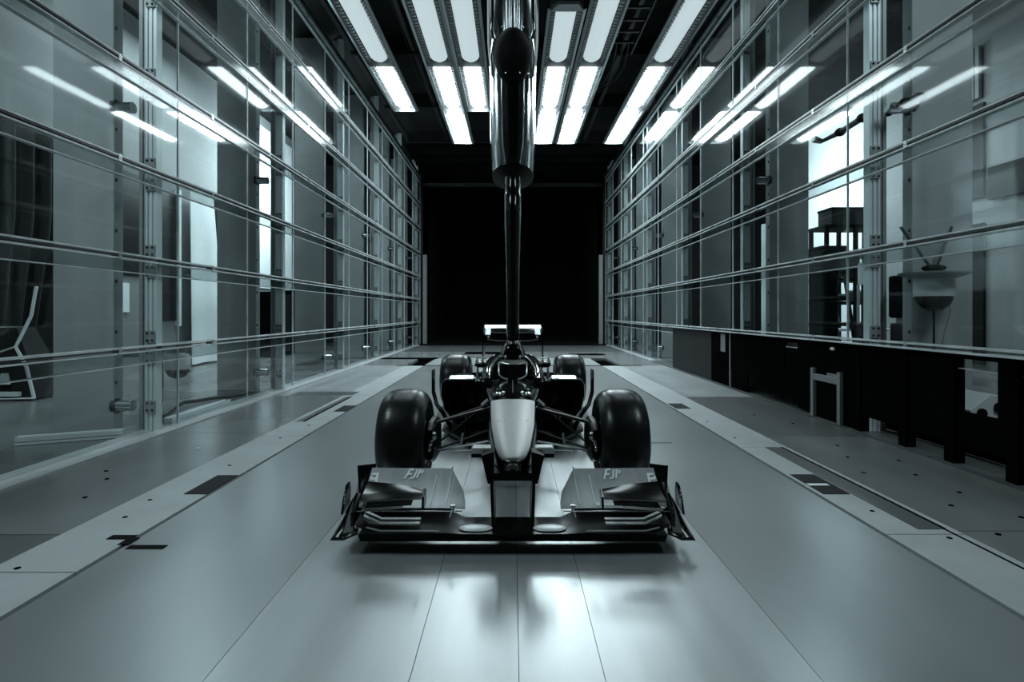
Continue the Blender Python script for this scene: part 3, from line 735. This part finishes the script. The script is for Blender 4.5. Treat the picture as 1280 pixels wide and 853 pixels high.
    a = [(s*p[0], p[1], p[2]) for p in inner]; b = [(s*(p[0]+0.012), p[1], p[2]) for p in inner]
    ep.add(a+b, [tuple(range(n)), tuple(reversed(range(n, 2*n)))]+[(i, n+i, n+(i+1) % n, (i+1) % n) for i in range(n)])
    e = ep.build('endplate', 'lacquer', fw)
    MB().tube([(s*0.765, 2.80, 0.22), (s*0.755, 2.79, 0.25)], 0.006, 6).build('endplate_bolt', 'silver', e, True)
    MB().ell((s*0.775, 2.77, 0.13), 0.008, 0.01, 0.012, 8, 6).build('endplate_bolt', 'silver', e, True)
    # flared foot of the endplate
    foot = []
    for y, xo, xi, z in ((2.745, 0.898, 0.76, 0.072), (2.80, 0.894, 0.77, 0.085), (2.88, 0.884, 0.78, 0.120), (2.98, 0.872, 0.79, 0.165), (3.06, 0.864, 0.80, 0.195), (3.15, 0.862, 0.82, 0.215)):
        foot.append([(s*xo, y, z), (s*(xo-0.015), y, z+0.020), (s*((xo+xi)/2), y, z+0.012), (s*xi, y, z+0.04), (s*xi, y, z+0.03), (s*((xo+xi)/2), y, z), (s*(xo-0.03), y, z)])
    MB().loft(foot).build('endplate_foot', 'lacquer', fw, 40)
    gp = []
    for y, xo, xi, z in ((2.765, 0.838, 0.790, 0.100), (2.85, 0.846, 0.806, 0.132), (2.95, 0.850, 0.816, 0.176), (3.05, 0.850, 0.826, 0.215), (3.12, 0.845, 0.832, 0.235)):
        gp.append([(s*xo, y, z), (s*xi, y, z+0.008), (s*xi, y, z-0.004), (s*xo, y, z-0.012)])
    MB().loft(gp).build('foot_insert', 'nose', fw, 40)
    MB().tube([(s*0.884, 2.75, 0.092), (s*0.873, 2.83, 0.12), (s*0.866, 2.9, 0.15)], 0.004, 6).build('foot_edge', 'silver', fw, True)
    fin = [(0.905, 2.96, 0.12), (0.905, 3.10, 0.14), (0.895, 3.08, 0.22), (0.885, 3.03, 0.275), (0.887, 2.99, 0.268), (0.897, 2.97, 0.20)]
    MB().plate([(s*p[0], p[1], p[2]) for p in fin], 0.012).build('side_fin', 'lacquer', fw, bevel=0.003)
    for zz in (0.245, 0.222, 0.20, 0.18):
        MB().ell((s*(0.889+0.06*(0.245-zz)), 2.968, zz), 0.0045, 0.006, 0.008, 6, 5).build('side_fin_rivet', 'silver', fw, True)
# ---- rear wing
rw = wing([(x, 7.45, 0.93, 7.72, 0.99, 0.02, 0.03) for x in (-0.385, 0, 0.385)], 'lacquer', 'rear_wing', car)
wing([(x, 7.70, 0.975, 7.82, 1.035, 0.01, 0.012) for x in (-0.385, 0, 0.385)], 'lacquer', 'rear_flap', rw)
wing([(x, 7.45, 0.80-0.012*(1-abs(x)/0.4), 7.6, 0.815-0.012*(1-abs(x)/0.4), 0.0, 0.015) for x in (-0.385, -0.2, 0, 0.2, 0.385)], 'lacquer', 'lower_plane', rw)
for s in (-1, 1):
    MB().box(*sorted((s*0.39, s*0.404)), 7.4, 7.85, 0.52, 1.04).build('rear_endplate', 'lacquer', rw)
    MB().plate([(s*0.205, 7.425, 0.985), (s*0.205, 7.54, 1.025), (s*0.205, 7.545, 1.018), (s*0.205, 7.43, 0.978)], 0.34).build('glint_edge', 'chrome_soft', rw)  # chrome plate tilted to stand for the lamp reflection on the flap edge
    MB().plate([(s*0.325, 7.28, 0.905), (s*0.325, 7.42, 0.980), (s*0.325, 7.42, 0.972), (s*0.325, 7.28, 0.897)], 0.07).build('glint_patch', 'chrome_soft', rw)  # added chrome patch standing for a lamp reflection
    MB().box(*sorted((s*0.31, s*0.335)), 7.425, 7.44, 0.855, 0.885).build('end_glint', 'white', rw)  # pale bits here and next stand for reflections at the wing ends
    MB().box(*sorted((s*0.362, s*0.386)), 7.40, 7.42, 0.92, 0.99).build('end_glint', 'silver', rw)
MB().tube([(-0.34, 7.42, 0.835), (-0.2, 7.42, 0.815), (0.2, 7.42, 0.815), (0.34, 7.42, 0.835)], 0.005, 6).build('lower_edge', 'alu_dark', rw, True)
MB().box(-0.02, 0.02, 7.4, 7.6, 0.3, 0.95).build('wing_pylon', 'carbon', rw)

# ================================================================== DARK PANELLING ON THE RIGHT
bn = empty('low_partition', (3.47, 7.9, 0.0), 'long black waist-high partition with openings under the right glass wall', 'partition')
def pbox(y0, y1, z0, z1, m='bench', name='panel', x0=3.455, x1=3.485):
    return MB().box(x0, x1, y0, y1, z0, z1).build(name, m, bn)
pbox(9.75, 12.1, 0.012, 0.86, 'bench_grey')
pbox(8.95, 9.72, 0.012, 0.86); pbox(9.1, 9.3, 0.55, 0.84, 'frame_grey', 'inset_plate', 3.45, 3.456)
pbox(8.90, 8.94, 0.012, 0.86, 'frame_grey', 'edge_strip')
pbox(8.0, 8.88, 0.30, 0.86); pbox(8.25, 8.85, 0.012, 0.30)
pbox(7.14, 8.0, 0.10, 0.86)
pbox(6.80, 7.14, 0.10, 0.46); pbox(6.80, 7.14, 0.82, 0.86)
pbox(6.5, 6.80, 0.04, 0.86)
pbox(5.6, 6.5, 0.012, 0.86, 'bench')
pbox(4.40, 5.6, 0.17, 0.86)
pbox(3.99, 4.40, 0.17, 0.43); pbox(3.99, 4.40, 0.835, 0.86)
pbox(3.82, 3.99, 0.17, 0.86); pbox(2.8, 3.82, 0.17, 0.43); pbox(2.8, 3.82, 0.835, 0.86)
for y in (5.6, 4.95, 4.42, 3.86, 3.0):
    MB().box(3.44, 3.53, y-0.05, y+0.05, 0.012, 0.86).build('leg', 'bench', bn)
MB().box(3.40, 3.53, 2.8, 12.1, 0.86, 0.875).build('top_board', 'bench', bn)
MB().box(3.40, 3.44, 2.8, 12.1, 0.875, 0.89).build('top_trim', 'edge', bn)
MB().ell((3.44, 6.03, 0.80), 0.015, 0.05, 0.02, 10, 8).build('lamp_knob', 'silver', bn, True)
MB().box(3.448, 3.456, 5.95, 6.15, 0.42, 0.53).build('inset_plate', 'frame_grey', bn)
MB().box(3.80, 3.83, 5.0, 12.1, 0.012, 0.84).build('rear_panel', 'black', bn)
MB().box(3.80, 3.83, 2.8, 5.0, 0.012, 0.30).build('rear_panel', 'black', bn)  # low black board added to darken the gap beneath the partition
# steel door frame on the partition
sf = empty('steel_door_frame', (3.43, 6.13, 0.0), 'small grey upright steel frame standing against the black partition', 'doorframe')
MB().box(3.41, 3.45, 6.36, 6.42, 0.0, 0.56).build('upright', 'frame_grey', sf, bevel=0.004)
MB().box(3.41, 3.45, 5.84, 5.90, 0.0, 0.56).build('upright', 'frame_grey', sf, bevel=0.004)
MB().box(3.412, 3.448, 5.90, 6.36, 0.43, 0.50).build('crossbar', 'frame_grey', sf, bevel=0.004)
# loudspeaker-like grey boxes seen through the big opening
mb = empty('floor_monitor', (4.3, 4.75, 0), 'grey wedge box with two round drivers behind the partition opening', 'speaker')
MB().plate([(3.88, 4.9, 0.26), (4.22, 4.9, 0.26), (4.22, 4.9, 0.46), (4.06, 4.9, 0.50), (3.88, 4.9, 0.36)], 0.3, 1).build('cabinet', 'cam_body', mb, bevel=0.008)
for x, z in ((3.975, 0.335), (4.12, 0.385)):
    MB().tube([(x, 4.752, z), (x, 4.735, z)], 0.042, 18).build('driver', 'black', mb, True)
MB().box(3.90, 4.20, 4.78, 5.02, 0.0, 0.26).build('plinth', 'bench', mb)

# ================================================================== DOME CAMERAS
def dome(name, x, y, z, r, label, brim):
    o = empty(name, (x, y, z), label, 'camera')
    h = r*1.1
    MB().loft([[(x+rr*cos(2*pi*k/32), y+rr*sin(2*pi*k/32), zz) for k in range(32)] for rr, zz in ((r, z), (r, z+h), (r*0.9, z+h+0.02), (r*0.35, z+h+0.05))]).build('housing', 'cam_body', o, 40)
    MB().ell((x, y, z), r*0.92, r*0.92, r*0.85, 28, 14, 0.0, 0.5).build('dome', 'cam_dome', o, True)
    if brim:
        MB().loft([[(x+rr*cos(2*pi*k/32), y+rr*sin(2*pi*k/32), zz) for k in range(32)] for rr, zz in ((r*1.05, z+h-0.01), (r*1.75, z+h+0.03), (r*1.75, z+h+0.045), (r*0.5, z+h+0.06))]).build('rain_shield', 'frame_grey', o, 40)
        MB().ell((x, y, z+h+0.09), 0.10, 0.10, 0.035, 16, 8).build('mount_cap', 'black', o, True)
        for s in (-1, 1):
            MB().tube([(x+s*0.02, y, z+h+0.08), (x+s*0.25, y+0.1, z+h+0.5)], 0.014, 8).build('hanger_arm', 'bracket', o)
        MB().tube([(x, y, z-r*0.8), (x, y, 0.0)], 0.010, 8).build('stand_rod', 'black', o)
        MB().tube([(x+0.14, y, z), (x+0.16, y, z-0.15), (x+0.10, y, z-0.35), (x+0.05, y, z-0.62), (x+0.08, y, 0.9)], 0.006, 8).build('thin_cable', 'frame_grey', o, True)
    else:
        MB().box(x-0.10, x+0.06, y-0.04, y+0.04, z+h+0.04, z+h+0.10).build('mount_cap', 'bracket', o)
        MB().box(*sorted((x+0.02, -3.78)), y-0.9, y-0.86, z+h+0.06, z+h+0.10).box(x-0.02, x+0.02, y-0.9, y+0.02, z+h+0.06, z+h+0.1).build('mount_arm', 'bracket', o)
    return o
dome('dome_camera', 4.03, 5.36, 1.345, 0.165, 'pale dome camera under a wide brim behind the right glass', True)
dome('dome_camera', -3.92, 6.55, 0.53, 0.135, 'pale dome camera hanging low beside the first left post', False)
cb = MB().tube([(-3.61, 5.73, 0.80), (-3.60, 5.73, 0.50), (-3.61, 5.74, 0.28), (-3.72, 5.86, 0.12), (-3.90, 6.25, 0.04), (-4.08, 6.7, 0.03), (-4.15, 7.05, 0.06), (-4.15, 7.35, 0.03), (-4.06, 7.62, 0.03), (-3.94, 7.75, 0.03), (-3.86, 7.95, 0.03), (-3.84, 8.35, 0.05)], 0.024, 10).build('black_cable', 'cable', None, True)
tag(cb, 'thick black cable drooping from the first left post along the floor', 'cable')

# ================================================================== LEFT HALL CONTENT
def cloth(name, pts_fn, nu, nv, th, m, label, cat):
    g = []
    for i in range(nu+1):
        row = [Vector(pts_fn(i/nu, j/nv)) for j in range(nv+1)]
        g.append(row+[p+Vector((-th, 0, 0)) for p in reversed(row)])
    return tag(MB().loft(g).build(name, m, None, 60), label, cat)
def cur(u, v):
    y = 6.8+1.85*u; z = 3.9-2.9*v
    y2 = y-(0.55*max(0, v-0.45)*u)
    return (-7.0+0.07*sin(u*38), y2, z)
cloth('black_curtain', cur, 60, 12, 0.01, 'curtain', 'long black curtain hanging on the left hall wall', 'curtain')
cv = empty('covered_stand', (-6.5, 7.7, 0), 'black cover with white piping over a low stand near the black curtain', 'cover')
R_ = [(-7.15, 7.9, 0.0), (-6.45, 7.6, 0.0), (-6.72, 7.8, 1.0), (-7.15, 8.0, 0.98)]
MB().loft([[(-7.15, 7.6, 0.03), (-6.47, 7.6, 0.03), (-6.47, 8.1, 0.03), (-7.15, 8.1, 0.03)], [(-7.15, 7.65, 0.55), (-6.62, 7.65, 0.55), (-6.62, 8.05, 0.55), (-7.15, 8.05, 0.55)], [(-7.15, 7.7, 0.98), (-6.82, 7.7, 0.98), (-6.82, 8.0, 0.98), (-7.15, 8.0, 0.98)]]).build('cover', 'curtain', cv)
for pts in ([(-6.47, 7.57, 0.03), (-6.60, 7.6, 0.45), (-6.80, 7.66, 0.72), (-6.62, 7.70, 1.15), (-6.55, 7.7, 1.55)], [(-6.80, 7.66, 0.72), (-7.1, 7.66, 0.62)], [(-6.47, 7.57, 0.03), (-7.0, 7.57, 0.02), (-7.2, 7.57, 0.16)]):
    MB().tube(pts, 0.028, 8, 0.5).build('white_piping', 'white', cv, True)
MB().box(-6.98, -6.65, 7.53, 7.58, 0.06, 0.12).build('white_foot', 'white', cv)
MB().plate([(-6.93, 7.56, 0.22), (-6.79, 7.56, 0.22), (-6.82, 7.56, 0.37), (-6.90, 7.56, 0.37)], 0.03, 1).build('white_tab', 'white', cv)
def sh(u, v):
    y = 12.25+(0.95+0.62*v)*u
    return (-7.05+0.05*sin(u*9+1)*v, y, 3.85-3.8*v)
cloth('white_sheet', sh, 24, 10, 0.015, 'sheet', 'tall white sheet hanging beside the dark door on the left', 'sheet')
for i, (y0, y1, z) in enumerate(((14.9, 16.3, 1.75), (16.5, 18.3, 1.85))):
    o = empty('equipment_cabinet', (-6.6, (y0+y1)/2, 0), ('black equipment cabinet below the bright left wall, nearer one', 'black equipment cabinet below the bright left wall, farther one')[i], 'cabinet')
    MB().box(-7.1, -6.2, y0, y1, 0.08, z).build('body', 'bench', o, bevel=0.01)
    for q in range(2):
        ya = y0+0.04+q*(y1-y0)/2
        d_ = MB().box(-6.2, -6.18, ya, ya+(y1-y0)/2-0.06, 0.14, z-0.06).build('door', 'door_dark', o)
        MB().box(-6.18, -6.16, ya+0.06, ya+0.09, z*0.5, z*0.5+0.2).build('handle', 'silver', d_)
    for yy in (y0+0.05, y1-0.1):
        MB().box(-6.3, -6.25, yy, yy+0.05, 0, 0.08).box(-7.05, -7.0, yy, yy+0.05, 0, 0.08).build('foot', 'black', o)

# ================================================================== RIGHT HALL CONTENT
rk = empty('storage_rack', (7.1, 11.9, 0), 'tall black open storage rack against the bright right hall wall', 'rack')
for x in (6.50, 7.10, 7.66):
    for y in (11.6, 12.2):
        MB().box(x-0.035, x+0.035, y-0.035, y+0.035, 0, 3.0).build('upright', 'black', rk)
for z in (0.95, 1.40, 1.88, 2.40, 2.98):
    MB().box(6.45, 7.70, 11.55, 12.25, z-0.04, z+0.03).build('shelf', 'black', rk)
MB().box(6.9, 7.2, 11.62, 12.1, 1.95, 2.37).build('back_plate', 'bench_grey', rk)
def tagbox(name, x0, x1, y0, y1, z0, z1, m, label, cat, bevel=0.01, extra=None):
    o = MB().box(x0, x1, y0, y1, z0, z1).build(name, m, None, bevel=bevel); return tag(o, label, cat)
def crate(x0, x1, y0, y1, z0, z1, m, lid, label, cat, name):
    o = empty(name, ((x0+x1)/2, (y0+y1)/2, z0), label, cat)
    MB().box(x0, x1, y0, y1, z0, z1-0.04).build('body', m, o, bevel=0.008)
    MB().box(x0-0.012, x1+0.012, y0-0.012, y1+0.012, z1-0.04, z1).build('lid', lid, o)
    return o
crate(6.62, 7.68, 11.62, 12.15, 3.02, 3.38, 'bench_grey', 'black', 'dark grey case lying on top of the storage rack', 'case', 'equipment_case')
crate(7.2, 7.5, 11.65, 12.0, 1.92, 2.18, 'frame_grey', 'bench', 'grey box on the upper rack shelf', 'box', 'storage_box')
crate(6.62, 6.95, 11.65, 12.0, 1.44, 1.58, 'bench', 'frame_grey', 'flat dark box on the middle rack shelf', 'box', 'storage_box')
crate(7.18, 7.6, 11.65, 12.0, 1.44, 1.66, 'nose', 'white', 'pale box on the middle rack shelf', 'box', 'storage_box')
crate(6.6, 6.8, 11.65, 12.0, 0.99, 1.15, 'frame_grey', 'black', 'small grey box on the lowest rack shelf', 'box', 'storage_box')
tb = empty('work_table', (5.9, 10.3, 0), 'pale work table in front of the storage rack', 'table')
MB().box(5.4, 6.9, 9.9, 10.6, 0.86, 0.90).build('table_top', 'wall_white', tb)
for x in (5.45, 6.12, 6.85):
    for y in (9.95, 10.55):
        MB().box(x-0.02, x+0.02, y-0.02, y+0.02, 0, 0.86).build('leg', 'frame_grey', tb)
mc = empty('dark_machine', (5.35, 9.6, 0), 'dark upright machine at the edge of the nearest bright wall bay', 'machine')
MB().box(5.12, 5.42, 9.3, 9.7, 0.0, 2.25).build('cabinet', 'bench', mc, bevel=0.02)
MB().box(5.10, 5.55, 9.25, 9.75, 2.10, 2.30).build('head', 'black', mc, bevel=0.02)
tp = empty('slanted_pole', (5.3, 8.6, 0), 'black slanted pole leaning before the storage rack', 'pole')
MB().tube([(5.26, 8.9, 1.85), (5.40, 8.9, 0.95), (5.52, 8.9, 0.0)], 0.028, 10).build('pole_shaft', 'black', tp, True)
MB().box(5.34, 5.45, 8.84, 8.96, 0.93, 1.05).build('pole_clamp', 'black', tp)
cy = empty('cylinder_lift', (5.45, 8.6, 0), 'upright pneumatic lift with pale cylinder and dark rod beside the first right post', 'lift')
MB().tube([(5.38, 8.6, 1.62), (5.38, 8.6, 1.95)], 0.07, 20).build('cylinder', 'cam_body', cy, 40)
MB().tube([(5.38, 8.6, 0.95), (5.38, 8.6, 1.62)], 0.028, 12).build('rod', 'black', cy, 40)
MB().box(5.30, 5.46, 8.5, 8.7, 0.0, 1.02).build('base', 'black', cy, bevel=0.01)
MB().box(5.30, 5.33, 8.6, 8.63, 0.9, 1.62).box(5.44, 5.47, 8.6, 8.63, 0.9, 1.62).build('side_rail', 'silver', cy)
m2 = empty('equipment_stack', (5.2, 7.2, 0), 'black stacked equipment between the first right post and pillar', 'equipment')
MB().box(5.05, 5.35, 7.1, 7.5, 0.0, 1.05).build('base_unit', 'bench_grey', m2, bevel=0.01)
MB().box(5.02, 5.33, 7.1, 7.5, 1.12, 1.68).build('upper_unit', 'black', m2, bevel=0.03)
MB().box(5.1, 5.3, 7.15, 7.45, 1.05, 1.12).build('spacer', 'silver', m2)
for x, z in ((5.14, 1.5), (5.10, 1.25), (5.2, 1.23)):
    MB().ell((x, 7.09, z), 0.02, 0.02, 0.02, 8, 6).build('chrome_knob', 'steel', m2, True)
def arm_lamp(pts, label, m='bracket'):
    o = empty('articulated_arm', pts[0], label, 'arm')
    MB().tube(pts, [0.05]+[0.035]*(len(pts)-2)+[0.02], 10).build('boom', m, o, True)
    for p in pts[:-1]:
        MB().ell(p, 0.06, 0.06, 0.05, 12, 8).build('joint', 'black', o, True)
    q = Vector(pts[-1])
    MB().tube([q+Vector((0.0, 0, 0)), q+Vector((-0.10, 0, 0.03))], [0.03, 0.045], 10).build('clamp_head', 'steel', o, True)
    return o
arm_lamp([(3.82, 5.70, 3.24), (3.84, 6.15, 3.33), (3.86, 6.6, 3.32), (3.86, 7.0, 3.33)], 'dark articulated arm reaching forward from the first right post')
arm_lamp([(3.95, 5.45, 3.28), (3.80, 5.42, 3.22), (3.72, 5.42, 3.14)], 'short dark arm clamped to the nearest right pillar')
# white drapes seen between second and third post on the right
def dr(u, v):
    return (6.0+0.05*sin(u*20), 12.6+0.9*u, 3.3-3.27*v)
cloth('pale_drape', dr, 24, 6, 0.01, 'sheet', 'pale narrow drape between the second right post and pillar', 'drape')
